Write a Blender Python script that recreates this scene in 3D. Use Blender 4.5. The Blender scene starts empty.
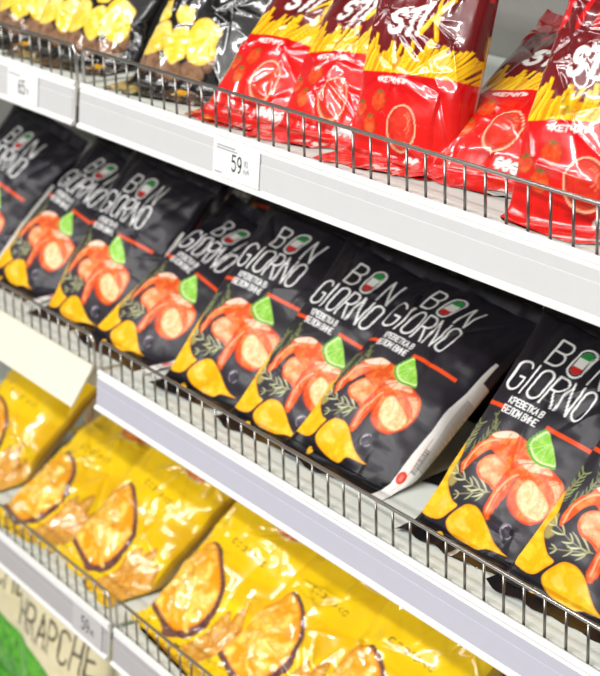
import bpy, math, random
import numpy as np

# ------------------------------------------------------------------ camera, world, lights, exposure
scene = bpy.context.scene
COL = scene.collection
cam_data = bpy.data.cameras.new('camera')
cam = bpy.data.objects.new('camera', cam_data)
COL.objects.link(cam)
cam.location = (1.77089, -0.81671, 0.319738)
cam.rotation_euler = (1.255313, 0.025962, 1.021224)
cam_data.sensor_fit = 'HORIZONTAL'
cam_data.sensor_width = 36.0
cam_data.lens = 36.0 * 1937.74 / 600.0
cam_data.clip_start = 0.05
cam_data.dof.use_dof = True
cam_data.dof.focus_distance = 1.47
cam_data.dof.aperture_fstop = 14.0
scene.camera = cam

world = bpy.data.worlds.new('world')
scene.world = world
world.use_nodes = True
world.node_tree.nodes['Background'].inputs[0].default_value = (1.0, 0.98, 0.95, 1)
world.node_tree.nodes['Background'].inputs[1].default_value = 0.18


def area(name, loc, target, sx, sy, power, color=(1, 1, 1)):
    d = bpy.data.lights.new(name, 'AREA')
    d.shape = 'RECTANGLE'
    d.size, d.size_y, d.energy, d.color = sx, sy, power, color
    o = bpy.data.objects.new(name, d)
    COL.objects.link(o)
    o.location = loc
    v = np.array(target, float) - np.array(loc, float)
    v /= np.linalg.norm(v)
    from mathutils import Vector
    o.rotation_euler = Vector(v).to_track_quat('-Z', 'Y').to_euler()
    return o


# rows of ceiling tubes along the aisle
area('ceiling_light_near', (0.5, -1.05, 1.75), (0.5, -0.9, 0), 3.6, 0.06, 30, (1, 0.99, 0.97))
area('ceiling_light_middle', (0.5, -2.1, 1.75), (0.5, -1.2, 0), 4.4, 0.08, 105, (1, 0.99, 0.97))
area('ceiling_light_far', (0.3, -3.4, 1.75), (0.3, -1.2, 0), 5.0, 0.10, 160, (1, 0.99, 0.97))

scene.view_settings.view_transform = 'Standard'
scene.view_settings.look = 'None'
scene.view_settings.gamma = 1.0
scene.view_settings.use_curve_mapping = False
scene.view_settings.exposure = -0.58


# ------------------------------------------------------------------ helpers
def lin(c):
    c = np.array(c, float) / 255.0
    return np.where(c <= 0.04045, c / 12.92, ((c + 0.055) / 1.055) ** 2.4)


def material(name, rgb, rough=0.5, metal=0.0, coat=0.0, noise=0.0, scale=60.0, bump=0.0, bscale=200.0, attr=False, spec=0.5, coat_rough=0.05):
    m = bpy.data.materials.new(name)
    m.use_nodes = True
    nt = m.node_tree
    b = nt.nodes['Principled BSDF']
    b.inputs['Roughness'].default_value = rough
    b.inputs['Metallic'].default_value = metal
    b.inputs['Coat Weight'].default_value = coat
    b.inputs['Coat Roughness'].default_value = coat_rough
    b.inputs['Specular IOR Level'].default_value = spec
    tc = nt.nodes.new('ShaderNodeTexCoord')
    n = nt.nodes.new('ShaderNodeTexNoise')
    n.inputs['Scale'].default_value = scale
    n.inputs['Detail'].default_value = 4
    nt.links.new(tc.outputs['Object'], n.inputs['Vector'])
    mx = nt.nodes.new('ShaderNodeMix')
    mx.data_type = 'RGBA'
    mx.blend_type = 'MULTIPLY'
    mx.inputs['Factor'].default_value = noise
    if attr:
        a = nt.nodes.new('ShaderNodeAttribute')
        a.attribute_name = 'print'
        nt.links.new(a.outputs['Color'], mx.inputs['A'])
    else:
        c = lin(rgb)
        mx.inputs['A'].default_value = (c[0], c[1], c[2], 1)
    nt.links.new(n.outputs['Fac'], mx.inputs['B'])
    nt.links.new(mx.outputs['Result'], b.inputs['Base Color'])
    if bump:
        n2 = nt.nodes.new('ShaderNodeTexNoise')
        n2.inputs['Scale'].default_value = bscale
        n2.inputs['Detail'].default_value = 3
        nt.links.new(tc.outputs['Object'], n2.inputs['Vector'])
        bp = nt.nodes.new('ShaderNodeBump')
        bp.inputs['Strength'].default_value = 1.0
        bp.inputs['Distance'].default_value = bump
        nt.links.new(n2.outputs['Fac'], bp.inputs['Height'])
        nt.links.new(bp.outputs['Normal'], b.inputs['Normal'])
        if coat:
            nt.links.new(bp.outputs['Normal'], b.inputs['Coat Normal'])
    return m


M_RAIL = material('white_plastic', (240, 240, 238), 0.35, noise=0.04)
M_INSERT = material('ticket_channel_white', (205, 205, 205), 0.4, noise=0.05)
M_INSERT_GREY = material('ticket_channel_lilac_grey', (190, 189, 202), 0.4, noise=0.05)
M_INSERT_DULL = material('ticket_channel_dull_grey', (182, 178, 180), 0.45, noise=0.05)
M_CREAM = material('cream_card', (228, 224, 206), 0.6, noise=0.05)
M_DECK = material('painted_shelf_metal', (226, 231, 224), 0.45, noise=0.10, scale=25)
M_STEEL = material('bright_steel_wire', (214, 212, 208), 0.3, metal=1.0, noise=0.15, scale=300)
M_WIRE = material('dull_steel_wire', (150, 148, 144), 0.3, metal=1.0, noise=0.15, scale=300)
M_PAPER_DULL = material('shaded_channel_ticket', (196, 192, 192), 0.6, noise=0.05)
M_BACK = material('grey_back_panel', (132, 131, 126), 0.6, noise=0.08)
M_POST = material('dark_post', (70, 68, 66), 0.5, noise=0.2)
M_PAPER = material('ticket_paper', (230, 230, 229), 0.6, noise=0.03)
M_INK = material('ticket_ink', (40, 40, 44), 0.7)
M_INK_PALE = material('pale_ticket_ink', (150, 150, 152), 0.7)
M_FLOOR = material('floor_tile', (190, 186, 178), 0.4, noise=0.2, scale=4)
M_MATTE = material('satin_printed_film', None, 0.40, coat=0.10, attr=True, bump=0.0003, bscale=60, spec=0.28, coat_rough=0.22)
M_GLOSS = material('glossy_printed_film', None, 0.22, coat=1.0, attr=True, bump=0.0003, bscale=45, spec=0.4, coat_rough=0.05)


def tag(o, label=None, cat=None, group=None, kind=None):
    if label: o['label'] = label
    if cat: o['category'] = cat
    if group: o['group'] = group
    if kind: o['kind'] = kind
    return o


def empty(name, loc=(0, 0, 0)):
    o = bpy.data.objects.new(name, None)
    COL.objects.link(o)
    o.location = loc
    o.empty_display_size = 0.02
    return o


def link(name, me, mat, parent=None, loc=None):
    o = bpy.data.objects.new(name, me)
    if mat is not None and not me.materials:
        me.materials.append(mat)
    COL.objects.link(o)
    if parent is not None:
        o.parent = parent
    if loc is not None:
        o.location = loc
    return o


def mesh_py(name, verts, faces, smooth=False):
    me = bpy.data.meshes.new(name)
    me.from_pydata([tuple(map(float, v)) for v in verts], [], faces)
    me.update()
    if smooth:
        me.polygons.foreach_set('use_smooth', [True] * len(me.polygons))
    return me


def box_mesh(name, x0, x1, y0, y1, z0, z1):
    v = [(x, y, z) for x in (x0, x1) for y in (y0, y1) for z in (z0, z1)]
    f = [(0, 1, 3, 2), (4, 6, 7, 5), (0, 4, 5, 1), (2, 3, 7, 6), (0, 2, 6, 4), (1, 5, 7, 3)]
    return mesh_py(name, v, f)


def extrude_x(name, prof, x0, x1, shear=0.0):
    """closed (y,z) outline extruded along x"""
    n = len(prof)
    v = [(x0, y, z) for y, z in prof] + [(x1, y, z) for y, z in prof]
    f = [(i, (i + 1) % n, n + (i + 1) % n, n + i) for i in range(n)]
    f += [tuple(range(n))[::-1], tuple(range(n, 2 * n))]
    return mesh_py(name, v, f)


def tube(name, pts, r, seg=10):
    pts = [np.array(p, float) for p in pts]
    V, Fc = [], []
    prev = None
    for i, p in enumerate(pts):
        d = pts[min(i + 1, len(pts) - 1)] - pts[max(i - 1, 0)]
        d /= np.linalg.norm(d)
        if prev is None:
            a = np.cross(d, [0, 1, 0.1])
        else:
            a = prev - d * (prev @ d)
        a /= np.linalg.norm(a)
        prev = a
        b = np.cross(d, a)
        for k in range(seg):
            t = 2 * math.pi * k / seg
            V.append(p + r * (math.cos(t) * a + math.sin(t) * b))
    for i in range(len(pts) - 1):
        for k in range(seg):
            Fc.append((i * seg + k, i * seg + (k + 1) % seg, (i + 1) * seg + (k + 1) % seg, (i + 1) * seg + k))
    Fc.append(tuple(range(seg))[::-1])
    Fc.append(tuple(range((len(pts) - 1) * seg, len(pts) * seg)))
    return mesh_py(name, V, Fc, True)


# ------------------------------------------------------------------ value noise and print artwork
def vnoise(u, v, scale, seed):
    rs = np.random.RandomState(seed)
    T = rs.rand(64, 64)
    x, y = np.asarray(u) / scale, np.asarray(v) / scale
    xi, yi = np.floor(x).astype(int), np.floor(y).astype(int)
    fx, fy = x - xi, y - yi
    fx, fy = fx * fx * (3 - 2 * fx), fy * fy * (3 - 2 * fy)
    a = T[xi % 64, yi % 64]; b = T[(xi + 1) % 64, yi % 64]
    c = T[xi % 64, (yi + 1) % 64]; d = T[(xi + 1) % 64, (yi + 1) % 64]
    return a * (1 - fx) * (1 - fy) + b * fx * (1 - fy) + c * (1 - fx) * fy + d * fx * fy


def smooth_poly(pts, n=5, closed=True):
    P = np.array(pts, float)
    m = len(P)
    out = []
    rng = range(m if closed else m - 1)
    for i in rng:
        if closed:
            p0, p1, p2, p3 = P[i - 1], P[i], P[(i + 1) % m], P[(i + 2) % m]
        else:
            p0, p1, p2, p3 = P[max(i - 1, 0)], P[i], P[i + 1], P[min(i + 2, m - 1)]
        for k in range(n):
            t = k / n
            out.append(0.5 * ((2 * p1) + (-p0 + p2) * t + (2 * p0 - 5 * p1 + 4 * p2 - p3) * t * t + (-p0 + 3 * p1 - 3 * p2 + p3) * t ** 3))
    if not closed:
        out.append(P[-1])
    return np.array(out)


class Art:
    """a flat print design in millimetres (u right, v up)"""
    def __init__(s, u0, u1, v0, v1, base, res=3.0):
        s.u0, s.v0, s.res = u0, v0, res
        s.tf = None
        s.nu, s.nv = int((u1 - u0) * res), int((v1 - v0) * res)
        s.img = np.zeros((s.nv, s.nu, 3))
        s.img[:] = lin(base)
        s.U, s.V = np.meshgrid(u0 + (np.arange(s.nu) + .5) / res, v0 + (np.arange(s.nv) + .5) / res)

    def T(s, P):
        P = np.array(P, float)
        if s.tf: P = np.array(s.tf[:2]) + (P - np.array(s.tf[:2])) * s.tf[2]
        return P

    def window(s, lo, hi):
        a = max(int((lo[0] - s.u0) * s.res) - 1, 0); b = min(int((hi[0] - s.u0) * s.res) + 2, s.nu)
        c = max(int((lo[1] - s.v0) * s.res) - 1, 0); d = min(int((hi[1] - s.v0) * s.res) + 2, s.nv)
        return (slice(c, d), slice(a, b)) if b > a and d > c else None

    def blend(s, w, al, col):
        s.img[w] = s.img[w] * (1 - al[..., None]) + col * al[..., None]

    def fill(s, col, fn=None):
        s.poly([(s.u0, s.v0), (s.u0 + s.nu, s.v0), (s.u0 + s.nu, s.v0 + s.nv), (s.u0, s.v0 + s.nv)], col, fn)

    def poly(s, pts, col, fn=None, smooth=0, alpha=1.0, soft=0.0):
        pts = s.T(pts)
        P = smooth_poly(pts, smooth) if smooth else pts
        w = s.window(P.min(0), P.max(0))
        if w is None: return
        U, V = s.U[w], s.V[w]
        ins = np.zeros(U.shape, bool); dm = np.full(U.shape, 1e9)
        for i in range(len(P)):
            (x1, y1), (x2, y2) = P[i], P[(i + 1) % len(P)]
            if y1 != y2:
                c = ((y1 > V) != (y2 > V)) & (U < (x2 - x1) * (V - y1) / (y2 - y1) + x1)
                ins ^= c
            dx, dy = x2 - x1, y2 - y1
            L = dx * dx + dy * dy + 1e-12
            t = np.clip(((U - x1) * dx + (V - y1) * dy) / L, 0, 1)
            dm = np.minimum(dm, (U - x1 - t * dx) ** 2 + (V - y1 - t * dy) ** 2)
        sd = np.sqrt(dm) * np.where(ins, 1, -1)
        al = np.clip(.5 + sd * (s.res if not soft else 1 / soft), 0, 1) * alpha
        c = lin(col) * np.ones(U.shape + (3,))
        if fn is not None: c = fn(U, V, sd, c)
        s.blend(w, al, c)

    def stroke(s, pts, width, col, closed=False, smooth=0, alpha=1.0, taper=False, fn=None):
        pts = s.T(pts)
        P = smooth_poly(pts, smooth, closed) if smooth else pts
        if closed: P = np.vstack([P, P[:1]])
        w = s.window(P.min(0) - width, P.max(0) + width)
        if w is None: return
        U, V = s.U[w], s.V[w]
        best = np.full(U.shape, -1e9)
        n = len(P) - 1
        for i in range(n):
            (x1, y1), (x2, y2) = P[i], P[i + 1]
            dx, dy = x2 - x1, y2 - y1
            t = np.clip(((U - x1) * dx + (V - y1) * dy) / (dx * dx + dy * dy + 1e-12), 0, 1)
            d = np.hypot(U - x1 - t * dx, V - y1 - t * dy)
            r = width / 2
            if taper:
                g = (i + t) / n
                r = width / 2 * np.clip(np.sin(np.pi * (0.12 + 0.85 * g)), 0.15, 1)
            best = np.maximum(best, r - d)
        al = np.clip(.5 + best * s.res, 0, 1) * alpha
        c = lin(col) * np.ones(U.shape + (3,))
        if fn is not None: c = fn(U, V, best, c)
        s.blend(w, al, c)

    def ellipse(s, cx, cy, rx, ry, col, rot=0.0, **k):
        t = np.linspace(0, 2 * np.pi, 28, endpoint=False)
        x, y = rx * np.cos(t), ry * np.sin(t)
        s.poly(np.stack([cx + x * math.cos(rot) - y * math.sin(rot), cy + x * math.sin(rot) + y * math.cos(rot)], 1), col, **k)

    def ring(s, cx, cy, rx, ry, width, col, rot=0.0, a0=0, a1=2 * math.pi, **k):
        t = np.linspace(a0, a1, 26)
        x, y = rx * np.cos(t), ry * np.sin(t)
        s.stroke(np.stack([cx + x * math.cos(rot) - y * math.sin(rot), cy + x * math.sin(rot) + y * math.cos(rot)], 1), width, col, **k)

    def sample(s, u, v):
        x = np.clip((u - s.u0) * s.res - .5, 0, s.nu - 1.001); y = np.clip((v - s.v0) * s.res - .5, 0, s.nv - 1.001)
        xi, yi = x.astype(int), y.astype(int)
        fx, fy = (x - xi)[..., None], (y - yi)[..., None]
        I = s.img
        return I[yi, xi] * (1 - fx) * (1 - fy) + I[yi, xi + 1] * fx * (1 - fy) + I[yi + 1, xi] * (1 - fx) * fy + I[yi + 1, xi + 1] * fx * fy


# stroke alphabet on a unit box (x 0..1, y 0..1)
def arc(cx, cy, rx, ry, a0, a1, n=10):
    return [(cx + rx * math.cos(math.radians(a0 + (a1 - a0) * i / n)), cy + ry * math.sin(math.radians(a0 + (a1 - a0) * i / n))) for i in range(n + 1)]


RT = arc(.5, .78, .5, .22, 0, 180) + arc(.5, .22, .5, .22, 180, 360) + [(1, .78)]
GL = {
 'O': [RT], '0': [RT],
 'G': [arc(.5, .78, .5, .22, 20, 180) + arc(.5, .22, .5, .22, 180, 360) + [(1, .48), (.55, .48)]],
 'C': [arc(.5, .78, .5, .22, 10, 180) + arc(.5, .22, .5, .22, 180, 350)],
 'I': [[(.5, 0), (.5, 1)]],
 'R': [[(0, 0), (0, 1)] + arc(.5, .76, .5, .24, 90, -90) + [(.1, .52)], [(.45, .52), (1, 0)]],
 'N': [[(0, 0), (0, 1), (1, 0), (1, 1)]],
 'B': [[(0, 0), (0, 1)] + arc(.55, .77, .4, .23, 90, -90) + [(0, .54)], [(.5, .54)] + arc(.55, .27, .45, .27, 90, -90) + [(0, 0)]],
 'P': [[(0, 0), (0, 1)] + arc(.5, .75, .5, .25, 90, -90) + [(0, .5)]],
 'H': [[(0, 0), (0, 1)], [(1, 0), (1, 1)], [(0, .5), (1, .5)]],
 'A': [[(0, 0), (.5, 1), (1, 0)], [(.2, .35), (.8, .35)]],
 'E': [[(1, 0), (0, 0), (0, 1), (1, 1)], [(0, .5), (.8, .5)]],
 'К': [[(0, 0), (0, 1)], [(1, 1), (.1, .5), (1, 0)]],
 'Т': [[(.5, 0), (.5, 1)], [(0, 1), (1, 1)]],
 'Л': [[(0, 0), (.3, .1), (.35, 1), (1, 1), (1, 0)]],
 'М': [[(0, 0), (0, 1), (.5, .3), (1, 1), (1, 0)]],
 'И': [[(0, 1), (0, 0), (1, 1), (1, 0)]],
 'Б': [[(.9, 1), (0, 1), (0, 0)] + arc(.55, .28, .45, .28, -90, 90) + [(0, .56)]],
 'У': [[(0, 1), (.5, .42)], [(1, 1), (.3, 0), (0, 0)]],
 'Ч': [[(0, 1), (0, .5), (.2, .42), (1, .45)], [(1, 1), (1, 0)]],
 'П': [[(0, 0), (0, 1), (1, 1), (1, 0)]],
 'S': [arc(.5, .76, .48, .24, 25, 250) + arc(.5, .26, .48, .26, 70, -160)],
 '«': [[(.5, .8), (.1, .5), (.5, .2)], [(.9, .8), (.5, .5), (.9, .2)]],
 '»': [[(.5, .8), (.9, .5), (.5, .2)], [(.1, .8), (.5, .5), (.1, .2)]],
 '5': [[(.9, 1), (.1, 1), (.05, .6)] + arc(.45, .32, .5, .32, 90, -150)],
 '9': [arc(.5, .7, .45, .3, 0, 360) + [(.95, .5), (.7, .1), (.3, 0)]],
 '6': [arc(.5, .3, .45, .3, 180, -180) + [(.05, .5), (.3, .9), (.7, 1)]],
 'р': [[(.1, -.35), (.1, .62)], arc(.5, .31, .4, .31, 0, 360)],
 'у': [[(0, .62), (.5, 0)], [(1, .62), (.4, -.35), (.1, -.35)]],
 'б': [arc(.5, .3, .4, .3, 0, 360), [(.12, .4), (.25, .85), (.85, 1)]],
 '.': [[(.2, .02), (.25, .02)]],
}
for a, b in (('В', 'B'), ('Е', 'E'), ('О', 'O'), ('Н', 'H'), ('Р', 'P'), ('С', 'C'), ('А', 'A')):
    GL[a] = GL[b]


def write(art, txt, u, v, w, h, gap, sw, col, slant=0.0, rot=0.0, alpha=1.0, narrow='IІ.'):
    x = u
    cr, sr = math.cos(rot), math.sin(rot)
    for ch in txt:
        if ch == ' ':
            x += w * .7; continue
        ww = w * (.35 if ch in narrow else 1)
        for st in GL[ch]:
            P = []
            for a, b in st:
                px, py = x + a * ww + slant * b * h, v + b * h
                dx, dy = px - u, py - v
                P.append((u + dx * cr - dy * sr, v + dx * sr + dy * cr))
            art.stroke(P, sw, col, alpha=alpha)
        x += ww + gap
    return x


# ---- shrimp chip bag print
def mott(c2, seed, sc=5, amt=.8, edge=None, ew=2.5):
    c2 = lin(c2)
    def fn(U, V, sd, c):
        n = vnoise(U + 200, V + 200, sc, seed) * .6 + vnoise(U + 200, V + 200, sc * .4, seed + 1) * .4
        a = np.clip((n - .35) * 2.4, 0, 1)[..., None] * amt
        c = c * (1 - a) + c2 * a
        if edge is not None:
            e = np.clip(1 - sd / ew, 0, 1)[..., None] * .75
            c = c * (1 - e) + lin(edge) * e
        return c
    return fn


def sprig(art, stem, n, ll, col, seed, side=(1, -1), w=1.3):
    rs = random.Random(seed)
    P = smooth_poly(stem, 8, False)
    art.stroke(P, 1.0, (140, 130, 95))
    for i in range(n):
        k = int((i + .5) / n * (len(P) - 2)) + 1
        p = P[k]; d = P[min(k + 1, len(P) - 1)] - P[k - 1]; d /= np.linalg.norm(d)
        for sgn in side:
            a = math.radians(rs.uniform(20, 40)) * sgn
            L = ll * rs.uniform(.7, 1.15) * (1.1 - .4 * i / n)
            e = p + L * np.array([d[0] * math.cos(a) - d[1] * math.sin(a), d[0] * math.sin(a) + d[1] * math.cos(a)])
            mid = (p + e) / 2 + np.array([-d[1], d[0]]) * sgn * L * .08
            g = rs.uniform(-14, 14)
            art.stroke([p, mid, e], w, (col[0] + g, col[1] + g, col[2] + g * .6), smooth=3, taper=True)


def art_shrimp():
    A = Art(-90, 115, -28, 235, (24, 20, 31))
    def bg(U, V, sd, c):
        g = np.exp(-((U + 5) / 70) ** 2 - ((V - 62) / 48) ** 2)[..., None]
        return c * (1 - g) + lin((66, 62, 68)) * g
    A.fill((24, 20, 31), bg)
    # dark band under the printed scene
    A.poly([(-90, -28), (115, -28), (115, 6), (40, 8), (-10, 0), (-90, 6)], (15, 13, 20), soft=3)
    # orange line, left and right pieces
    A.poly([(-90, 112.0), (-41, 112.6), (-41, 116.2), (-90, 115.6)], (236, 78, 22))
    A.poly([(3, 113.0), (62, 112.6), (62, 116.4), (3, 116.8)], (236, 78, 22))
    # lettering
    W = (236, 236, 236)
    x = write(A, 'GIORNO', -55, 130.5, 11.6, 28, 3.7, 2.0, W, slant=.10)
    write(A, 'B', -33.5, 163.5, 12.5, 24, 4, 1.9, W, slant=.05)
    write(A, 'N', 12, 162.0, 12.5, 25, 4, 1.9, W, slant=.05)
    t = [(p[0] * 15 - 14 + p[1] * 1.5, 162 + p[1] * 28) for p in RT]
    A.stroke(t, 1.9, W)
    ti = np.array([(p[0] * 10.5 - 11.7 + p[1] * 1.5, 164.5 + p[1] * 23) for p in RT])
    A.poly(ti, (232, 232, 228))
    A.poly([(q[0], min(q[1], 171.5)) for q in ti], (206, 36, 34))
    A.poly([(q[0], max(q[1], 180.5)) for q in ti], (34, 140, 62))
    write(A, 'КРЕВЕТКА В', -42, 119.6, 2.9, 5.6, 1.1, 1.15, W)
    write(A, 'БЕЛОМ ВИНЕ', -44, 110.6, 3.05, 6.0, 1.1, 1.15, W)
    A.tf = (-95.4, 67.3, 1.0768)
    # herbs
    sprig(A, [(-62, 62), (-59, 75), (-57, 92)], 9, 8, (128, 138, 92), 3)
    sprig(A, [(-52, 66), (-47, 80), (-45, 97)], 9, 8, (112, 124, 80), 4)
    sprig(A, [(-30, 88), (-42, 92), (-50, 104)], 5, 6, (112, 124, 80), 14)
    sprig(A, [(-18, 48), (-34, 46), (-56, 50)], 5, 12, (186, 188, 146), 5, w=1.6)
    sprig(A, [(-18, 48), (-31, 41), (-47, 33)], 3, 9, (168, 172, 128), 6, w=1.5)
    # cheese coloured crisps
    chip1 = [(-60.9, 75.6), (-57.6, 65.6), (-56.0, 56.2), (-57.1, 47.2), (-56.8, 40.9), (-52.1, 34.1), (-45.6, 28.8), (-39.5, 27), (-43.1, 19.9), (-47.5, 12.1), (-53.6, 8.5), (-61.1, 9.4), (-68.7, 20.4), (-75.0, 32.6), (-74.4, 45.7), (-70.8, 58.8), (-66.0, 71.9)]
    chip2 = [(-42.2, 10.8), (-42.3, 16.8), (-37.8, 25.2), (-32.3, 31.5), (-23.5, 33.6), (-15.5, 30.9), (-7.1, 24.6), (3.2, 17.3), (12.1, 13.5), (20.5, 12.2), (12.4, 10.6), (-0.7, 8.6), (-6.5, 2.6), (-13.4, 1.0), (-24.8, 2.3), (-35.3, 5.4)]
    for i, c in enumerate((chip1, chip2)):
        A.poly(c, (248, 178, 4), mott((252, 206, 52), 20 + i, 6, .9, (220, 132, 4), 2.0), smooth=4)
        A.poly([((p[0] - c[0][0]) * .25 + c[0][0] + 6, (p[1] - c[0][1]) * .3 + c[0][1] - (18 if i == 0 else -4)) for p in c], (253, 226, 120), smooth=3, alpha=.35, soft=2)
    # back shrimp
    body = [(-49.9, 50.1), (-52.7, 57.3), (-51.6, 66.3), (-49.7, 75.7), (-44.5, 82.4), (-42.6, 88.6), (-35.4, 94.1), (-27.6, 97.1), (-18.6, 96.6), (-10.2, 95.2), (-3.2, 91.2), (1.6, 85.5), (2, 74), (-4, 66), (-15.1, 70), (-22.9, 73.5), (-29.8, 74.4), (-33.1, 76.2), (-37.1, 76.5), (-41.3, 71.1), (-44.0, 63.4), (-47.2, 55)]
    A.poly(body, (228, 86, 26), mott((244, 146, 76), 31, 6, .9, (214, 66, 26), 2.2), smooth=4)
    A.poly([(-42.6, 88.0), (-35.4, 93.8), (-27.6, 96.8), (-19.2, 96.4), (-20.4, 93.4), (-30.6, 90), (-38.3, 86.8)], (250, 214, 190), smooth=3, soft=1.0)
    A.stroke([(-49, 54), (-49, 68), (-44, 80), (-36, 86)], 1.6, (250, 190, 150), smooth=4, alpha=.7)
    for q in ([(-33, 78), (-29, 86), (-28, 95)], [(-22, 76), (-19, 85), (-18, 95)], [(-12, 74), (-9, 84), (-8, 93)]):
        A.stroke(q, .9, (214, 82, 44), smooth=4, alpha=.8)
    curl = [(-35.1, 73), (-39.3, 66.8), (-38.8, 58.5), (-32.0, 53.3), (-22.6, 52.6), (-16.2, 50.6), (-14.9, 58), (-13.7, 64.9), (-13.2, 70.8), (-21.8, 72.9), (-28.3, 75.1)]
    A.poly(curl, (238, 128, 62), mott((249, 192, 146), 33, 7, 1.0, (226, 88, 44), 3.2), smooth=4)
    # front shrimp
    s2 = [(-13.1, 30), (-15.9, 34.9), (-15.8, 43.3), (-16.3, 52.5), (-15.1, 59.3), (-14.8, 65.8), (-10.7, 72), (-8.9, 78), (-0.9, 83.9), (8.7, 87.4), (15.4, 86.5), (26.6, 84.0), (36.5, 80.1), (40.6, 72.4), (40.3, 63.1), (38.7, 55.2), (34.1, 47.7), (28.6, 42.3), (23.7, 40.6), (14.3, 40.5), (6.0, 43.6), (-0.3, 49.8), (-3.9, 57.5), (-3.0, 65.8), (-2.8, 61.2), (-3.9, 51.7), (-5.1, 42.9), (-6.7, 35.3), (-9.0, 29.0)]
    A.poly(s2, (226, 80, 20), mott((243, 138, 62), 41, 6, .9, (208, 58, 22), 2.6), smooth=4)
    A.poly([(-8.0, 79), (-0.9, 83.4), (8.7, 87.0), (15.4, 86.2), (24, 82), (14, 79), (4, 76)], (249, 206, 172), mott((232, 130, 84), 43, 3, .8), smooth=3, soft=1.4)
    A.poly([(6.9, 70.4), (12.5, 71.1), (18.5, 68.7), (26.9, 65.1), (33.8, 60.8), (35.4, 54), (32.8, 47.5), (25.2, 44.8), (13.2, 47.1), (5.7, 52.8), (2.5, 60.5), (3.4, 66.1)], (250, 216, 166), mott((240, 176, 112), 44, 5, .9, (236, 140, 80), 2.2), smooth=4)
    A.poly([(22, 76), (30, 73), (36, 66), (37, 57), (38.5, 64), (37, 74), (30, 80)], (250, 190, 140), mott((226, 110, 60), 47, 3, .9), smooth=3, soft=1)
    A.stroke([(-12, 34), (-12.6, 48), (-10.5, 60), (-3, 70)], 1.7, (251, 188, 150), smooth=4, alpha=.75)
    A.stroke([(-10, 33), (-10, 46), (-8.2, 58)], .8, (250, 170, 130), smooth=4, alpha=.7)
    for q in ([(2, 70), (3, 78), (6, 85)], [(12, 72), (14, 79), (17, 84)], [(22, 69), (27, 75), (32, 79)]):
        A.stroke(q, .8, (208, 78, 40), smooth=4, alpha=.7)
    A.stroke([(-15.5, 34), (-15.2, 50), (-12, 64), (-6, 76), (6, 84)], .9, (196, 52, 20), smooth=4, alpha=.8)
    A.stroke([(-4, 62), (-3, 54), (1, 47), (8, 42.5), (22, 41), (33, 47), (38.5, 56), (40.3, 66)], 2.0, (204, 58, 20), smooth=4, alpha=.75)
    A.stroke([(3, 66), (3, 57), (9, 49), (20, 45.5), (30, 46.5)], .9, (222, 112, 50), smooth=4, alpha=.8)
    for q in ([(12, 69), (16, 62), (14, 55)], [(20, 67), (24, 60), (21, 50)], [(28, 63), (30, 57), (29, 50)]):
        A.stroke(q, 1.6, (236, 168, 104), smooth=4, alpha=.6)
    A.stroke([(-38, 60), (-33, 55), (-24, 54), (-17, 52)], 2.2, (216, 74, 34), smooth=4, alpha=.7)
    A.stroke([(-28, 74), (-22, 80), (-10, 84), (0, 84)], 3.0, (214, 66, 30), smooth=4, alpha=.45)
    rs = random.Random(7)
    for i in range(70):
        A.ellipse(rs.uniform(-38, 36), rs.uniform(48, 92) if i % 3 else rs.uniform(46, 66), .5, .45, (130, 44, 16), alpha=.6)
    # lime wedge
    lime = [(-2.1, 110.5), (5.1, 105.0), (13.9, 97.6), (23.8, 87.4), (16.9, 85.1), (9.3, 83.6), (1.2, 84.8), (-6.0, 89.2), (-10.4, 94.2), (-9.3, 99.7), (-6.4, 105.6)]
    A.poly(lime, (96, 176, 40), smooth=3)
    L2 = [((p[0] - 5) * .90 + 5.7, (p[1] - 96) * .90 + 96.6) for p in lime]
    A.poly(L2, (222, 242, 170), smooth=3)
    L3 = [((p[0] - 5) * .80 + 6.2, (p[1] - 96) * .80 + 97) for p in lime]
    A.poly(L3, (140, 212, 62), mott((184, 232, 110), 51, 3, .8), smooth=3)
    for q in ((-5.5, 91), (1, 88), (9, 87)):
        A.stroke([(5.5, 100.5), q], .6, (226, 244, 180), alpha=.8)
    # bubble
    A.ellipse(9.5, 28.5, 6.2, 6.0, (64, 58, 68), soft=1)
    A.ring(9.5, 28.5, 5.8, 5.6, 1.4, (140, 128, 144), a0=1.2, a1=4.2, alpha=.9)
    A.ring(9.5, 28.5, 4.6, 4.4, 1.1, (205, 198, 210), a0=1.9, a1=2.9, alpha=.9)
    A.ring(9.5, 28.5, 5.0, 4.8, 1.0, (160, 150, 166), a0=5.0, a1=6.0, alpha=.8)
    A.ellipse(14, 30, 2.2, 2.6, (24, 20, 26), soft=.8)
    A.ellipse(-42, -2, 3, 4.5, (240, 180, 40), smooth=0)
    A.tf = None
    # folded-round back panel with small print
    A.poly([(63, -28), (115, -28), (115, 150), (84, 150), (74, 60)], (240, 237, 233))
    A.poly([(88, 128), (115, 128), (115, 235), (88, 235)], (44, 40, 50))
    rs = random.Random(3)
    for i in range(46):
        vv = 30 + i * 1.7
        A.stroke([(86, vv), (86 + rs.uniform(8, 16), vv)], .7, (100, 96, 98), alpha=.8)
    for i in range(20):
        A.stroke([(81, 24 + i * 1.3), (88, 24 + i * 1.3)], rs.choice((.5, .9)), (70, 66, 68), alpha=.9)
    A.stroke([(79.5, -5), (81.5, 60)], .7, (220, 120, 90))
    A.ellipse(75.5, 14, 6.5, 7, (222, 60, 36))
    for q in ((74, 11), (75.5, 11), (77, 11)):
        A.stroke([q, (q[0], 17)], .8, (240, 150, 130))
    return A


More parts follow.
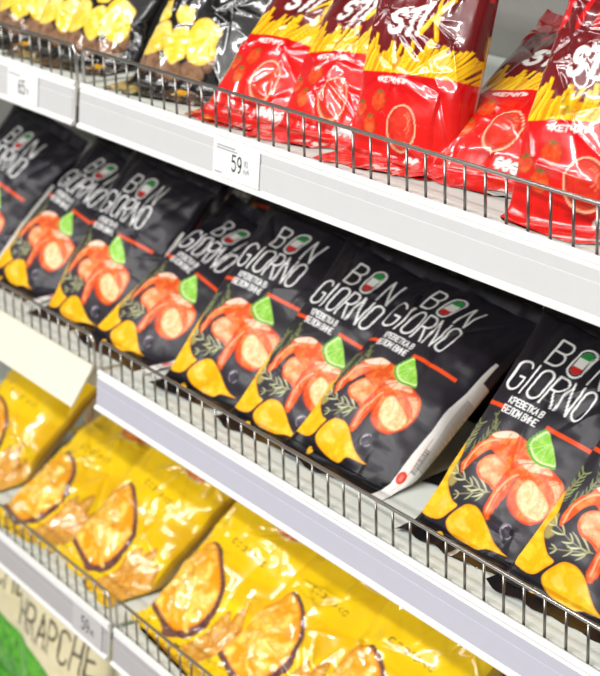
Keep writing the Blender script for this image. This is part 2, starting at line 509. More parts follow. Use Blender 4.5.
def art_stix():
    A = Art(-90, 115, -30, 215, (196, 14, 22))
    RED, MAR = (222, 20, 24), (116, 18, 22)
    def rg(U, V, sd, c):
        a = np.clip((V - 30) / 60, 0, 1)[..., None]
        return lin((226, 26, 20)) * (1 - a) + lin((216, 6, 14)) * a
    A.fill(RED, rg)
    A.poly([(-90, 75), (115, 75), (115, 215), (-90, 215)], MAR, mott((92, 14, 20), 3, 22, .6))
    # red rays at the very top
    for i in range(12):
        u = -85 + i * 17
        A.poly([(u, 142), (u + 5, 142), (u + 24, 215), (u + 12, 215)], (206, 22, 26))
    A.poly([(-90, 166), (115, 166), (115, 215), (-90, 215)], (190, 20, 24))
    rs = random.Random(5)
    fries = []
    for i in range(74):
        u = -92 + i * 2.4 + rs.uniform(-1.5, 1.5)
        lean = 5 + max(0, (u + 35)) / 50 * 20 + rs.uniform(-5, 7)
        top = 103 + rs.uniform(-12, 3) - max(0, (u + 10)) * .18
        fries.append((u, lean, top, rs.uniform(3.4, 4.6)))
    A.poly([(-90, 70), (60, 70), (30, 86), (-90, 92)], (226, 150, 8))
    rs.shuffle(fries)
    fries.sort(key=lambda f: -f[2] + rs.uniform(-6, 6))
    for u, l, top, w in fries:
        g = rs.uniform(-14, 6)
        A.poly([(u, 70), (u + w, 70), (u + l + w, top), (u + l, top + 1.2)], (214, 140, 6))
        A.poly([(u, 70), (u + w * .8, 70), (u + l + w * .8, top), (u + l, top + 1.2)], (252 + g * .3, 196 + g, 8))
        A.poly([(u, 70), (u + w * .3, 70), (u + l + w * .3, top), (u + l, top)], (255, 222, 50), alpha=.8)
    A.poly([(-90, 60), (115, 60), (115, 73.5), (50, 76), (0, 76), (-90, 74.5)], (216, 8, 16))
    # STI letters, X of two crossed fries
    W = (242, 240, 236)
    write(A, 'S', -45, 108.5, 11.0, 18, 2, 5.0, W, slant=.32)
    A.stroke([(-25.5, 126.5), (-10.5, 131)], 4.4, W)
    A.stroke([(-24, 108), (-17, 128)], 5.0, W)
    A.stroke([(-13.5, 109), (-5.5, 134)], 5.0, W)
    A.stroke([(-10, 110), (18, 139)], 5.0, (248, 190, 24)); A.stroke([(-10, 111), (17, 139)], 1.6, (255, 226, 80))
    A.stroke([(8, 106), (3, 145)], 5.0, (248, 184, 20)); A.stroke([(7, 107), (2, 144)], 1.5, (255, 226, 80))
    # ketchup word
    write(A, '«КЕТЧУП»', -48.5, 67.6, 3.3, 4.2, .95, 1.15, (246, 236, 232), slant=.2)
    # tomatoes
    for cx, cy, r in ((-42, 52, 9.5), (-49, 32, 9), (-60, 44, 7)):
        A.ellipse(cx, cy, r * .85, r, (224, 60, 18), fn=mott((244, 110, 56), 9, 5, .8, (150, 10, 12), 2.0))
        for a in range(5):
            t = a * 1.25 + .4
            A.stroke([(cx, cy + r * .75), (cx + math.cos(t) * 3.2, cy + r * .75 + math.sin(t) * 2.0)], .9, (70, 110, 40))
    # sauce bowl
    A.ellipse(-15, 10, 13, 4, (150, 14, 18), soft=4, alpha=.6)
    A.ellipse(-15, 32, 16.5, 19.5, (232, 150, 110))
    A.ellipse(-15, 33, 15.2, 18.2, (196, 60, 36))
    A.ellipse(-15, 34, 13.6, 16.0, (216, 40, 28), fn=mott((232, 70, 44), 13, 7, .7, (190, 26, 20), 2.2))
    A.ring(-15, 32, 16.0, 19.0, 1.2, (248, 196, 158))
    A.ring(-12, 37, 5.0, 6.2, 1.1, (244, 130, 96), a0=-1.2, a1=1.7)
    A.ring(-13, 36, 8.0, 10, 1.0, (240, 112, 82), a0=-.8, a1=1.2)
    # round nutrition marks and small print
    for k in range(4):
        A.ellipse(-4 + k * 7.2, 5.5 - k * .4, 3.7, 5.0, (232, 230, 226))
        A.stroke([(-6 + k * 7.2, 7 - k * .4), (-2 + k * 7.2, 7 - k * .4)], .7, (120, 118, 116))
        A.stroke([(-5.5 + k * 7.2, 4 - k * .4), (-2.5 + k * 7.2, 4 - k * .4)], .6, (120, 118, 116))
    for k in range(3):
        A.stroke([(-50, 2 - k * 2.6), (-16, 2 - k * 2.6)], .8, (240, 150, 140), alpha=.8)
        A.stroke([(-4, -1 - k * 2.2), (22, -1 - k * 2.2)], .6, (240, 150, 140), alpha=.7)
    # white seam of the back panel
    A.poly([(57, -30), (115, -30), (115, 108), (60, 108)], (222, 218, 210))
    A.poly([(60, 90), (115, 90), (115, 116), (60, 116)], (244, 202, 30))
    for i in range(34):
        A.stroke([(61, 34 + i * 1.2), (68, 34 + i * 1.2)], rs.choice((.4, .8)), (50, 46, 46))
    for i in range(20):
        A.stroke([(56, 2 + i * 1.5), (56 + rs.uniform(8, 16), 2 + i * 1.5)], .6, (120, 116, 112))
    return A


def art_dark():
    A = Art(-90, 115, -30, 215, (14, 12, 13), 2.4)
    A.fill((12, 11, 12), mott((28, 25, 24), 4, 14, .5))
    # brown potatoes under the crisps
    for cx, cy, rx, ry, s in ((-46, 24, 20, 11, 1), (-16, 19, 22, 11, 2), (16, 22, 18, 11, 3), (34, 36, 9, 12, 4)):
        A.ellipse(cx, cy, rx, ry, (150, 112, 84), fn=mott((106, 74, 54), s, 5, .8, (58, 40, 30), 4))
    # crisps
    for cx, cy, rx, ry, rot, s in ((-52, 78, 11, 13, .5, 5), (-20, 76, 13, 10, -.3, 6), (16, 52, 24, 23, .1, 7), (-50, 50, 20, 20, -.5, 8), (-16, 44, 17, 21, .15, 9)):
        t = np.linspace(0, 2 * np.pi, 12, endpoint=False)
        rs = np.random.RandomState(s)
        r = 1 + .34 * (rs.rand(12) - .5)
        x, y = rx * r * np.cos(t), ry * r * np.sin(t)
        P = np.stack([cx + x * math.cos(rot) - y * math.sin(rot), cy + x * math.sin(rot) + y * math.cos(rot)], 1)
        A.poly(P, (250, 208, 50), mott((254, 236, 140), s, 9, .9, (236, 176, 30), 2.0), smooth=4)
    A.poly([(8, -12), (26, -12), (26, 2), (8, 2)], (226, 166, 20))
    A.stroke([(11, -3), (22, -3)], 1, (60, 40, 20)); A.stroke([(11, -8), (20, -8)], 1, (60, 40, 20))
    for k in range(4):
        A.stroke([(-50, 4 - k * 3), (-20, 4 - k * 3)], .8, (150, 146, 140), alpha=.8)
    A.stroke([(-40, 108), (-20, 128), (10, 132), (40, 118)], 4, (150, 118, 50), smooth=4)
    A.ellipse(18, 124, 7, 5, (240, 180, 30))
    for k in range(6):
        A.stroke([(-36 + k * 13, 138), (-30 + k * 13, 162)], 4.2, (170, 168, 164))
    return A


def art_yellow():
    Y = (255, 210, 0)
    A = Art(-90, 115, -30, 225, Y)
    A.fill(Y, mott((253, 216, 20), 2, 40, .6))
    # sunny curves in the background of the print
    A.poly([(-90, 100), (-20, 92), (40, 96), (115, 118), (115, 76), (40, 62), (-90, 58)], (250, 190, 0), smooth=3, alpha=.6, soft=3)
    # round picture at the top
    A.ellipse(22, 180, 34, 31, (250, 228, 140))
    A.ellipse(22, 180, 32, 29, (236, 128, 20), fn=mott((250, 160, 40), 8, 9, .7, (206, 60, 16), 4))
    A.ellipse(24, 188, 22, 16, (244, 196, 60), fn=mott((226, 120, 30), 18, 6, .9))
    # plate of golden crusts
    plate = [(-43, 100), (-53, 84), (-62, 52), (-66, 5), (-28, -12), (-8, -8), (11, 12), (19, 42), (4, 74), (-21, 94)]
    A.poly(plate, (120, 78, 74), mott((78, 44, 40), 12, 4, .8), smooth=4)
    P = np.array(plate); c = P.mean(0)
    A.poly((P - c) * .90 + c + (-4.5, 2.5), (248, 166, 10), mott((254, 226, 110), 13, 11, 1.0, (214, 96, 8), 4.0), smooth=4)
    rs = random.Random(12)
    for i in range(15):
        cx, cy = rs.uniform(-52, -4), rs.uniform(4, 84)
        if cy > 70 and cx > -25: continue
        a = rs.uniform(0, 3.1)
        L = rs.uniform(8, 15); w = rs.uniform(3.5, 6)
        d = np.array([math.cos(a), math.sin(a)]); n = np.array([-d[1], d[0]])
        p = np.array([cx, cy])
        A.poly([p - d * L, p + n * w, p + d * L, p - n * w], (250, 200, 60), mott((254, 234, 160), 60 + i, 5, .9, (232, 140, 20), 1.6), smooth=3, alpha=.95)
    # tan crusts at the lower right
    for k, (u, v, h, w) in enumerate(((34, -6, 60, 17), (52, -8, 74, 18), (72, -6, 58, 16), (22, -14, 34, 14))):
        A.poly([(u - w, v), (u - w * .55, v + h * .7), (u + 2, v + h), (u + w * .7, v + h * .62), (u + w, v)], (214, 142, 34), mott((236, 186, 86), 30 + k, 6, .9, (170, 98, 20), 2.5), smooth=4)
        for j in range(3):
            A.stroke([(u - w * .5 + j * w * .5, v + 4), (u + 1, v + h * .9)], .9, (244, 214, 140), alpha=.6)
    write(A, 'СООПАКО', -27, 111, 5.2, 6.0, 3.4, 1.15, (110, 84, 30), rot=.0)
    # silver-white back panel
    A.poly([(84, -30), (115, -30), (115, 225), (84, 225)], (206, 160, 40))
    for i in range(60):
        A.stroke([(92, 5 + i * 2), (92 + rs.uniform(8, 16), 5 + i * 2)], .8, (120, 104, 70))
    return A


def art_cream():
    A = Art(-125, 140, -30, 295, (224, 214, 182), 1.6)
    A.fill((224, 214, 182), mott((236, 224, 178), 4, 40, .6))
    write(A, 'HRAPCHE', -90, 139, 21, 43, 9, 4.6, (84, 76, 60), slant=.05)
    A.poly([(-125, -30), (140, -30), (140, 70), (60, 96), (-20, 118), (-70, 126), (-125, 122)], (96, 178, 52), mott((50, 130, 40), 6, 10, .8), smooth=0)
    rs = random.Random(2)
    for i in range(60):
        u, v = rs.uniform(-110, 120), rs.uniform(0, 90)
        A.stroke([(u, v), (u + rs.uniform(-10, 10), v + rs.uniform(6, 18))], 1.6, (196, 226, 160), alpha=.6, taper=True)
    A.poly([(-125, 205), (-70, 205), (-70, 295), (-125, 295)], (60, 140, 80), mott((120, 180, 110), 9, 6, .9))
    return A


# ------------------------------------------------------------------ bags
def frame(yaw, lean, roll):
    U0 = np.array([math.cos(yaw), math.sin(yaw), 0]); D = np.array([-math.sin(yaw), math.cos(yaw), 0])
    V0 = D * math.sin(lean) + np.array([0, 0, 1]) * math.cos(lean)
    U = math.cos(roll) * U0 + math.sin(roll) * V0
    V = -math.sin(roll) * U0 + math.cos(roll) * V0
    return U, V, np.cross(U, V)


KVIEW = 0.75


def bag(label, group, art, matl, pose, seed, W=.146, v0=-.012, H=.217, Tf=.027, Tb=.018, xc=.008, step=.0009, sharp=False,
        seal=.015, ncrease=12, camp=.0022, lump=.0024, deck=None, hang=0.0, art_u=0.0, bend=True, plane=.62, knots=3, kamp=.0022, taper=0.0, name='chip_bag'):
    x, y, z, yaw, lean, roll = pose
    U, V, N = frame(yaw, lean, roll)
    rs = np.random.RandomState(seed)
    nf = int(W * 1.18 / step); nb = 30
    phi = np.concatenate([np.linspace(-np.pi / 2, np.pi / 2, nf), np.linspace(np.pi / 2, 1.5 * np.pi, nb)[1:-1]])
    front = np.cos(phi) >= -1e-9
    X = np.sign(np.sin(phi)) * np.abs(np.sin(phi)) ** .86
    Hh = np.sign(np.cos(phi)) * np.abs(np.cos(phi)) ** .80
    # design coordinate of every column, from the nominal fullness of the pouch
    xn, hn = X * W / 2, np.where(front, Hh * Tf, 0)
    ua = (xc + xn - KVIEW * (hn - plane * Tf)) * 1000
    k = int(np.argmin(ua[:nf]))
    for i in range(k - 1, -1, -1):
        ua[i] = ua[i + 1] - np.hypot(xn[i + 1] - xn[i], hn[i + 1] - hn[i]) * 1000
    ua[nf:nf + nb // 2] = 100
    ua[nf + nb // 2:] = -88
    ua = ua + art_u
    wf = W * 1.10
    P1 = rs.uniform(0, 6.28, 6); K1 = rs.uniform(50, 190, 6)
    cr = []
    for i in range(ncrease):
        a = rs.uniform(0, np.pi)
        if i % 3 == 0: a = rs.normal(np.pi / 2, .35)
        cr.append((rs.uniform(-W / 2, W / 2), rs.uniform(0, H), math.cos(a), math.sin(a), rs.uniform(.015, .05), rs.uniform(.0025, .008), camp * rs.uniform(-1, 1)))
    # folds that radiate from the two top corners
    for sx in (-1, 1):
        for j in range(3):
            a = np.pi * 1.5 + sx * rs.uniform(-.9, -.1)
            cr.append((sx * W * .42 + math.cos(a) * .03, H - .008 + math.sin(a) * .03, math.cos(a), math.sin(a), .05, rs.uniform(.003, .006), camp * rs.uniform(-1.3, 1.0)))
    kn = []
    for i in range(knots):
        kx, ky = rs.uniform(-W * .42, W * .42), rs.uniform(.02, H - .02)
        a0 = rs.uniform(0, 6.28)
        for j in range(rs.randint(3, 6)):
            a = a0 + j * rs.uniform(.5, 1.5)
            kn.append((kx, ky, math.cos(a), math.sin(a), rs.uniform(.03, .085), rs.uniform(.0022, .0050), kamp * rs.choice([-1, 1, 1]) * rs.uniform(.6, 1.2)))
    eps = .0003 if sharp else .0012

    def disp(xx, tt):
        """wrinkle height (metres) at x across and v along the pouch"""
        d = np.zeros(np.broadcast(xx, tt).shape)
        for q in range(6):
            f = np.sin(K1[q] * xx + P1[q] + 9 * tt)
            if sharp: f = 1 - 2 * np.abs(f)
            d = d + (.0011 if q < 3 else .0006) * f * (np.exp(-(H - tt) / .028) + np.exp(-tt / .022))
        for (cx, cy, cx_, cy_, L, w, a) in cr:
            al = (xx - cx) * cx_ + (tt - cy) * cy_
            pd = -(xx - cx) * cy_ + (tt - cy) * cx_
            win = np.clip(1 - (al / L) ** 2, 0, 1) ** 1.5
            d = d + a * np.exp(-np.sqrt(pd * pd + eps * eps) / w) * win
        for (cx, cy, cx_, cy_, L, w, a) in kn:
            al = (xx - cx) * cx_ + (tt - cy) * cy_
            pd = -(xx - cx) * cy_ + (tt - cy) * cx_
            win = np.where((al > 0) & (al < L), np.clip(al / .004, 0, 1) * (1 - np.clip(al / L, 0, 1)), 0)
            d = d + a * np.exp(-np.sqrt(pd * pd + eps * eps) / (w * (.5 + np.clip(al / L, 0, 1)))) * win
        d = d + lump * (vnoise(xx * 1000 + 500, tt * 1000 + 500, 26, seed) - .5) * 2 + lump * (.08 if sharp else .35) * (vnoise(xx * 1000 + 300, tt * 1000 + 900, 11, seed + 1) - .5) * 2
        return d

    vb, Rb = -.004, .010
    bmax = (math.pi / 2 - lean) if bend else 0.0

    def place(xx, h, v):
        """in-plane x, height over the middle plane, distance along the bag -> world"""
        s = np.clip(vb - v, 0, None)
        al = np.minimum(s / Rb, bmax)
        over = np.clip(s - bmax * Rb, 0, None)
        hs = Rb * (1 - np.cos(al)) + over * np.sin(al)
        vs = np.where(v < vb, vb - Rb * np.sin(al) - over * np.cos(al), v)
        hh = hs + h * np.cos(al)
        vv = vs + h * np.sin(al)
        hh = hh - plane * Tf
        P = np.array([x, y, z]) + xx[..., None] * U + vv[..., None] * V + hh[..., None] * N
        if deck is not None:        # the soft bottom spreads where it rests on the shelf
            floor_z = deck + .0012 + .0006 * np.clip(h / .01, -1, 1) + .002 * np.clip(v + .02, 0, .02) / .02
            k_ = 250.0
            low = floor_z - P[..., 2]
            push = np.log1p(np.exp(np.clip(low * k_, -30, 30))) / k_
            push = np.maximum(push, low)
            P[..., 2] += push
            if not hang:
                P[..., 1] -= push * (.95 if sharp else .30)
                f = .006 - P[..., 1]
                P[..., 1] += np.where(P[..., 2] < deck + .036, np.clip(f, 0, None), 0)
        return P

    def grid_mesh(nm, tv, thick, pouch=True):
        nt = len(tv)
        T = tv[:, None]; Xc = X[None, :]; Hc = Hh[None, :]
        q = np.clip(1 - np.abs(2 * np.clip(T / H, 0, 1) - 1) ** 2.6, 0, 1) ** .72
        hw = (wf / 2 - (wf - W) / 2 * q) * (1 - taper * np.clip(T / H - .4, 0, 1))
        xx = Xc * hw
        th = np.where(Hc >= 0, Tf, Tb) * q
        base = Hc * np.maximum(th, thick)
        edge = np.clip(np.abs(Hc) * 1.6, 0, 1)
        dd = disp(xx, T)
        fl = np.exp(-np.minimum(T, H - T).clip(0) / .012)
        h = base + dd * np.where(Hc >= 0, np.maximum(edge, fl), fl * 1.0)
        if not pouch:
            h = h + .00035 * np.sin(T * 1000 * 2 * np.pi / 1.7)
        P = place(xc + xx, h, v0 + T + 0 * xx)
        n = P.shape[1]
        co = P.reshape(-1, 3)
        i, j = np.meshgrid(np.arange(nt - 1), np.arange(n), indexing='ij')
        j2 = (j + 1) % n
        F = np.stack([i * n + j, i * n + j2, (i + 1) * n + j2, (i + 1) * n + j], -1).reshape(-1, 4)
        nF = len(F)
        me = bpy.data.meshes.new(nm)
        me.vertices.add(len(co)); me.vertices.foreach_set('co', co.ravel())
        capn = 2
        loops = np.concatenate([F.ravel(), np.arange(n)[::-1], (nt - 1) * n + np.arange(n)])
        me.loops.add(len(loops)); me.loops.foreach_set('vertex_index', loops.astype(np.int32))
        me.polygons.add(nF + capn)
        st = np.concatenate([np.arange(nF) * 4, [nF * 4, nF * 4 + n]])
        me.polygons.foreach_set('loop_start', st.astype(np.int32))
        me.polygons.foreach_set('use_smooth', np.ones(nF + capn, bool))
        me.update(calc_edges=True)
        col = np.ones((nt, n, 4))
        col[..., :3] = art.sample(np.broadcast_to(ua[None, :], (nt, n)), np.broadcast_to((v0 + T) * 1000, (nt, n)))
        ca = me.color_attributes.new('print', 'FLOAT_COLOR', 'POINT')
        ca.data.foreach_set('color', col.astype(np.float32).ravel())
        return me, co

    e = 0.0
    tv = np.linspace(0, H, int(H / step))
    m1, c1 = grid_mesh('pouch', tv, .0004)
    m2, c2 = grid_mesh('top_seal', np.linspace(H + 1e-4, H + seal, 40), .0004, False)
    m3, c3 = grid_mesh('bottom_seal', np.linspace(-seal, -1e-4, 40), .0004, False)
    lo = min(c1[:, 2].min(), c3[:, 2].min(), c2[:, 2].min())
    dz = 0.0
    root = empty(name, (x, y, z + dz))
    tag(root, label, 'chip bag', group)
    for me, nm in ((m1, 'pouch'), (m2, 'top_seal'), (m3, 'bottom_seal')):
        o = link(nm, me, matl, root)
        o.location = (-x, -y, -z)
    
    return root


# ------------------------------------------------------------------ shelving
LV = (0.0, -0.308, -0.6064, -0.925)
HW = (.0363, .0338, .0366, .036)      # top wire down to lip of the rail
HS = (.0442, .0419, .0430, .043)
DECK = [LV[i] - HW[i] - .001 for i in range(4)]


def make_fence(x0, x1, lv, label, end_left=True, end_right=True):
    f = empty('wire_fence', ((x0 + x1) / 2, 0, LV[lv] - .045))
    ox, oz = (x0 + x1) / 2, LV[lv] - .045
    tag(f, label, 'wire fence', 'wire fences along the shelf fronts')
    zt = LV[lv] - oz
    zb = DECK[lv] - .006 - oz
    r = .0017
    pts = []
    a, b = x0 + .004 - ox, x1 - .004 - ox
    bend = [(0, -.010), (.001, -.006), (.004, -.0015), (.009, 0)]
    for dx, dz in bend: pts.append((a + dx, 0, zt + dz))
    for dx, dz in bend[::-1]: pts.append((b - dx, 0, zt + dz))
    pts = [(a, 0, zb)] + pts + [(b, 0, zb)]
    link('top_rail', tube('top_rail', pts, r), M_STEEL, f)
    link('bottom_rail', tube('bottom_rail', [(a, .0026, zb), (b, .0026, zb)], .0012), M_STEEL, f)
    me = tube('upright_wire', [(0, .0012, zb), (0, .0012, zt)], .00118, 8)
    me.materials.append(M_WIRE)
    n = int(round((b - a) / .025))
    x_first = 0.0 if x0 >= -.001 else None
    k = 1
    xs = []
    if x0 >= -.001:
        q = .025
        while q < x1 - .008: xs.append(q); q += .025
    else:
        q = x1 - .004 - .016
        while q > x0 + .008: xs.append(q); q -= .025
    for q in xs:
        o = bpy.data.objects.new('upright_wire', me)
        COL.objects.link(o); o.parent = f; o.location = (q - ox, 0, 0)
    return f


def make_shelf(x0, x1, lv, insert, label, group, flap=False):
    zt = LV[lv] - HW[lv]
    hs = HS[lv]
    s = empty('shelf', ((x0 + x1) / 2, .2, zt - .03))
    ox, oy, oz = s.location
    tag(s, label, 'shelf', group)
    # deck: pressed sheet with a turned-down front and hollow underside ribs
    d = .001
    prof = [(.0048, -d), (.010, -d - .0004), (.013, -d), (.415, -d), (.415, -.026), (.411, -.026), (.411, -d - .003), (.012, -d - .003), (.012, -.028), (.0048, -.028)]
    me = extrude_x('deck', [(y - oy, zt + z - oz) for y, z in prof], x0 + .001 - ox, x1 - .001 - ox)
    dk = link('deck', me, M_DECK, s)
    for xr in (x0 + .25 * (x1 - x0), x0 + .75 * (x1 - x0)):
        link('support_rib', box_mesh('support_rib', xr - .01 - ox, xr + .01 - ox, .012 - oy, .411 - oy, zt - .022 - oz, zt - .004 - oz), M_DECK, dk)
    # ticket rail
    if not flap:
        b = -hs
        prof = [(-.0005, .0008), (-.0022, .0012), (-.0042, .0002), (-.0050, -.0022), (-.0046, -.0042), (-.0034, -.0052), (-.0044, -.0062),
                (-.0076, b + .0052), (-.0096, b + .0044), (-.0112, b + .0026), (-.0108, b + .0006), (-.0092, b), (-.0060, b + .0010), (-.0018, -.0100), (-.0005, -.0100)]
        pr = link('price_rail', extrude_x('price_rail', [(y - oy, zt + z - oz) for y, z in prof], x0 + .002 - ox, x1 - .002 - ox), M_RAIL, s)
        ins = [(-.0050, -.0072), (-.0056, -.0072), (-.0060, -.0160), (-.0064, -.0162), (-.0066, -.0168), (-.0086, b + .0064), (-.0078, b + .0064)]
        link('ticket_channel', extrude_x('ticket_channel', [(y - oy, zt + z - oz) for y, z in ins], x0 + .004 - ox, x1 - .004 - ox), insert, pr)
    else:
        prof = [(-.0005, .0008), (-.0024, .0008), (-.0040, -.003), (-.0300, -.040), (-.0286, -.0412), (-.0020, -.004), (-.0005, -.004)]
        link('price_rail', extrude_x('price_rail', [(y - oy, zt + z - oz) for y, z in prof], x0 + .002 - ox, x1 - .006 - ox), M_CREAM, s)
    return s


XR0, XR1, XL0, XL1 = 0.0, 1.0, -1.0, -.008

frame_t = empty('shelving_frame', (0, .43, -1.2))
tag(frame_t, 'pale grey shelving frame with dark slotted posts standing behind the chip shelves', 'shelving frame')
for i, (a, b) in enumerate(((XL0, XL1), (XR0, XR1))):
    for (z0, z1) in ((-1.19, -.92), (-.918, -.60), (-.598, -.30), (-.298, .32)):
        link('back_panel', box_mesh('back_panel', a + .002, b - .002, -.012, -.004, z0 + 1.2, z1 + 1.2), M_BACK, frame_t)
for xx in (-1.0, -.004, 1.0):
    p = box_mesh('upright_post', xx - .014, xx + .014, -.004, .045, 0.0, 1.55)
    po = link('upright_post', p, M_POST, frame_t)
link('base_plinth', box_mesh('base_plinth', -1.0, 1.0, -.40, -.012, 0.0, .10), M_BACK, frame_t)

names = ('top', 'middle', 'lower', 'bottom')
seen = ('red and black chip bags', 'black shrimp chip bags', 'yellow chip bags', 'cream chip bags')
for lv in range(4):
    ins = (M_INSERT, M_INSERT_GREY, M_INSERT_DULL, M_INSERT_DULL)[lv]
    for (a, b, side) in ((XR0, XR1, 'right'), (XL0, XL1, 'left')):
        if lv == 3 and side == 'right': pass
        txt = 'white metal shelf, %s of the %s bay, under %s' % (names[lv], side, seen[lv])
        if lv == 1 and side == 'left': txt = 'white middle shelf of the left bay with a cream flap tilted out along its front'
        make_shelf(a, b, lv, ins, txt, 'shelves of the chip display', flap=(lv == 1 and side == 'left'))
        make_fence(a, b, lv, 'steel wire fence on the %s shelf front, %s bay' % (names[lv], side))

fl = box_mesh('floor', -3, 4, -4.2, .6, -1.25, -1.20)
tag(link('floor', fl, M_FLOOR), kind='structure')
tag(link('ceiling', box_mesh('ceiling', -3, 4, -4.2, .6, 1.80, 1.84), M_BACK), kind='structure')
tag(link('wall_back', box_mesh('wall_back', -3, 4, .56, .60, -1.2, 1.80), M_BACK), kind='structure')


# ------------------------------------------------------------------ price tickets
def ticket(x0, x1, lv, label, lines, paper=None):
    zt = LV[lv] - HW[lv]; b = -HS[lv]
    w = x1 - x0
    t = empty('price_tag', ((x0 + x1) / 2, -.0085, zt - HS[lv] / 2))
    ox, oy, oz = t.location
    tag(t, label, 'price tag', 'price tags in the shelf rails')
    y_at = lambda z: -.0062 - (z + .0072) / (b + .0064 + .0072) * .0030 - .0004
    za, zb_ = -.0066, b + .0058
    me = extrude_x('paper', [(y_at(za) - oy, zt + za - oz), (y_at(za) + .0003 - oy, zt + za - oz), (y_at(zb_) + .0003 - oy, zt + zb_ - oz), (y_at(zb_) - oy, zt + zb_ - oz)], x0 - ox, x1 - ox)
    link('paper', me, paper or M_PAPER, t)
    for (txt, u, v, cw, ch, gap, sw, pale) in lines:
        x = x0 + u
        VV, FF = [], []
        for c in txt:
            if c == ' ': x += cw; continue
            for st in GL[c]:
                for p, q in zip(st[:-1], st[1:]):
                    a = np.array([x + p[0] * cw, p[1] * ch + v]); d = np.array([x + q[0] * cw, q[1] * ch + v])
                    dd = d - a; L = np.hypot(*dd)
                    if L < 1e-7: continue
                    dd /= L; n = np.array([-dd[1], dd[0]]) * sw / 2
                    k = len(VV)
                    for w_ in (a - n - dd * sw * .3, a + n - dd * sw * .3, d + n + dd * sw * .3, d - n + dd * sw * .3):
                        zz = w_[1] + zb_
                        VV.append((w_[0] - ox, y_at(zz) - .00012 - oy, zt + zz - oz))
                    FF.append((k, k + 1, k + 2, k + 3))
            x += cw + gap
        nm = 'small_print' if pale else 'price_print'
        link(nm, mesh_py(nm, VV, FF), M_INK_PALE if pale else M_INK, t)
    return t


def small(u, v, n):
    return ('И' * n, u, v, .0008, .0011, .0003, .0003, True)


ticket(.284, .365, 0, 'white price tag reading 59 in the rail under the red bags', [
    ('59', .034, .0085, .0068, .0135, .0026, .0018, False), ('90', .0545, .0155, .0028, .0050, .0010, .0007, True),
    ('руб.', .0545, .0100, .0026, .0040, .0008, .0007, True), small(.006, .0270, 30), small(.006, .0245, 34), small(.004, .003, 12)])
ticket(-.175, -.095, 0, 'white price tag in the top rail, far left of the photo, blurred', [
    ('65', .030, .0085, .0068, .0135, .0026, .0018, False), ('90', .050, .0100, .0028, .0050, .0010, .0007, True), small(.004, .0260, 26)])
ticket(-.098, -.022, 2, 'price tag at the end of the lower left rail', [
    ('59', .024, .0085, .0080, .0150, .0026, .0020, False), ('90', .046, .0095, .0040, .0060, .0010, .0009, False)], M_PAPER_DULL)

# ------------------------------------------------------------------ bags on the shelves
AS, AX, AD, AY, AC = art_shrimp(), art_stix(), art_dark(), art_yellow(), art_cream()
GM = 'black shrimp chip bags on the middle shelf'
mid = [
 ('B', (.728, .039, -.338, .367, .626, -.322), 'black shrimp chip bag cut off by the right edge of the photo', 1),
 ('A', (.596, .044, -.336, .289, .663, -.197), 'black shrimp chip bag, second from the right, full name, lime and both crisps showing', 1),
 ('D', (.273, .047, -.340, .325, .696, -.232), 'black shrimp chip bag with plainest tricolour O, left of the bag overhanging the fence', 1),
 ('E', (.149, .045, -.332, .382, .687, -.211), 'black shrimp chip bag just below the 59 price tag, top curling back', 1.15),
 ('F', (-.039, .044, -.339, .370, .865, -.359), 'black shrimp chip bag with its O tucked behind a neighbour, at the fence joint', 1.3),
 ('G', (-.165, .045, -.343, .262, .590, -.157), 'blurred black shrimp chip bag with bent lettering, third from the left', 1.4),
 ('H', (-.342, .049, -.338, .311, .738, -.295), 'blurred black shrimp chip bag, second from the left end', 1.5),
 ('I', (-.512, .038, -.342, .329, .569, -.286), 'blurred black shrimp chip bag at the left edge of the photo', 1.6),
]
for i, (k, pose, lab, st) in enumerate(mid):
    bag(lab, GM, AS, M_MATTE, pose, 11 + i, deck=DECK[1], step=.00062 * st, ncrease=14, camp=.0034, Tf=.029)
bag('black shrimp chip bag with a white back seam, its corner hanging over the fence', GM, AS, M_MATTE, (.379, .050, -.326, .262, .865, -.177), 31, deck=DECK[1], step=.00062, Tf=.031, camp=.0044, ncrease=16)
bag('black shrimp chip bag lying back in the gap beside the overhanging bag', GM, AS, M_MATTE, (.515, .140, -.335, .35, 1.15, -.10), 32, deck=DECK[1], step=.0012)

GX = 'red fries-printed chip bags on the top shelf'
top = [
 ((.760, .029, -.034, .424, .375, .02), 'upright red chip bag at the right edge of the photo', 1, dict(W=.125, xc=-.008, taper=.6)),
 ((.506, .046, -.039, .211, .314, .012), 'tall shiny red chip bag with maroon top and white barcode seam', 1, dict(W=.118, xc=-.014)),
 ((.387, .049, -.031, .210, .663, .069), 'shiny red chip bag, second of the red ones from the left', 1.1, dict(W=.120, xc=-.012)),
 ((.282, .037, -.028, .325, .786, -.126), 'leftmost red chip bag, beside the black ones', 1.2, dict(W=.126, xc=-.010)),
 ((.595, .066, -.021, .323, 1.039, -.057), 'slumped red chip bag lying low between two upright red ones', 1, dict(W=.150, xc=.002)),
 ((.640, .150, -.010, .30, 1.28, -.05), 'dark red chip bag lying flat at the back of the top shelf', 1.2, dict(W=.15, xc=0)),
]
for i, (pose, lab, st, kw) in enumerate(top):
    bag(lab, GX, AX, M_GLOSS, pose, 51 + i, deck=DECK[0], step=.0009 * st, H=.197, sharp=True, ncrease=6, camp=.0030, lump=.0018, knots=9, kamp=.0028, **kw)

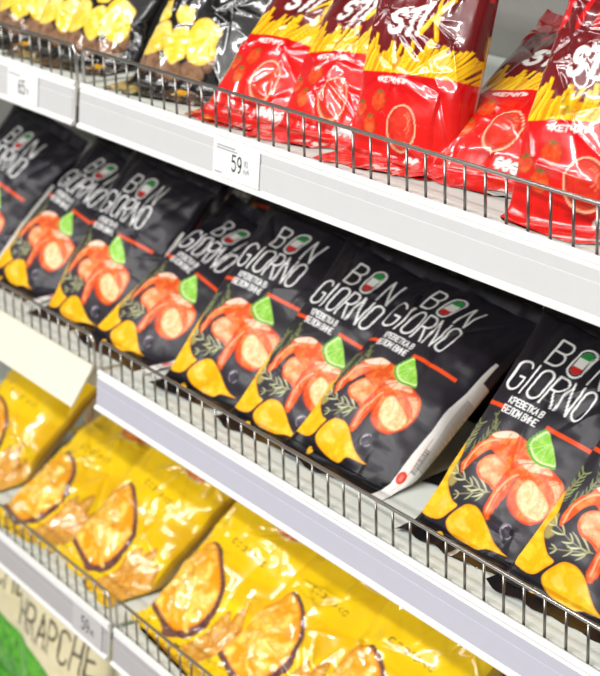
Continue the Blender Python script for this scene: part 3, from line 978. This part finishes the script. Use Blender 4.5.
GD = 'black potato chip bags on the top shelf'
for i, (pose, lab) in enumerate((
 ((.100, .045, -.034, .30, .60, -.08), 'black potato chip bag nearest the red bags'),
 ((-.085, .045, -.034, .30, .60, -.10), 'black potato chip bag above the fence joint, second from the red bags'),
 ((-.155, .045, -.034, .30, .60, -.08), 'black potato chip bag above the left price tag, third from the red bags'),
 ((-.275, .045, -.034, .30, .60, -.08), 'black potato chip bag at the top left corner of the photo'))):
    bag(lab, GD, AD, M_GLOSS, pose, 71 + i, deck=DECK[0], step=.0012, H=.197, sharp=True, ncrease=10, camp=.0030, lump=.0014, knots=9, kamp=.0030, W=(.150, .124, .124, .124)[i], xc=(.010, -.003, -.003, -.003)[i])

GY = 'yellow chip bags on the lower shelf'
for i, (pose, lab) in enumerate((
 ((.372, .052, -.632, .34, .85, -.24), 'yellow chip bag at the bottom edge, rightmost of the yellow ones'),
 ((.214, .050, -.631, .330, .95, -.279), 'yellow chip bag second from the right, its small dark word readable'),
 ((.071, .043, -.632, .289, .787, -.271), 'yellow chip bag with a dark-rimmed plate, middle of the row'),
 ((-.134, .042, -.632, .320, .746, -.325), 'yellow chip bag with plate picture just above the fence joint'),
 ((-.314, .040, -.635, .309, 1.05, -.127), 'blurred yellow chip bag low at the left, slumped by the fence'),
 ((-.52, .045, -.635, .31, .80, -.20), 'blurred yellow chip bag under the cream flap at the left edge'))):
    bag(lab, GY, AY, M_GLOSS, pose, 91 + i, deck=DECK[2], step=.0012, sharp=True, ncrease=14, camp=.0036, lump=.0042, W=.152, knots=12, kamp=.0042)

GC = 'cream chip bags on the bottom shelf'
for i, (pose, lab) in enumerate((
 ((-.296, .033, -.945, .05, .10, 0.0), 'cream chip bag with tall dark lettering in the bottom left corner'),
 ((-.020, .035, -.935, .05, .10, 0.0), 'cream chip bag with a green corner showing beside the lower left rail end'),
 ((-.550, .055, -.940, .05, .10, 0.0), 'cream chip bag at the very left edge under the lower rail'))):
    bag(lab, GC, AC, M_MATTE, pose, 120 + i, deck=DECK[3], step=.0018, W=.235, H=.262, Tf=.035, Tb=.025)

# added second row, mostly hidden behind the first, blocks light to darken the gaps
for i, x in enumerate((-.46, -.30, -.14, .02, .17, .31)):
    bag('added light-blocking black shrimp chip bag in the back row, behind ' + ('the leftmost one', 'the second from the left',
        'the third from the left', 'the one at the fence joint', 'the one below the 59 tag', 'the plainest tricolour O')[i], 'added light-blocking back row of black shrimp chip bags', AS, M_MATTE,
        (x, .228, -.338, .10, .45, -.05 + .04 * (i % 3)), 140 + i, deck=DECK[1], step=.0016, hang=True)
for i, x in enumerate((-.52, -.36, -.20, -.04, .12, .28)):  # yellow row added likewise, keeps light out behind the front bags
    bag('added light-blocking yellow chip bag in the back row, ' + ('farthest left, under the cream flap', 'second from the left end', 'third from the left end',
        'behind the bag above the fence joint', 'behind the middle bag with a dark-rimmed plate', 'farthest right')[i], 'added light-blocking back row of yellow chip bags', AY, M_GLOSS,
        (x, .232, -.633, .10, .45, -.05 + .04 * (i % 3)), 150 + i, deck=DECK[2], step=.0016, sharp=True, hang=True, knots=8, kamp=.003)
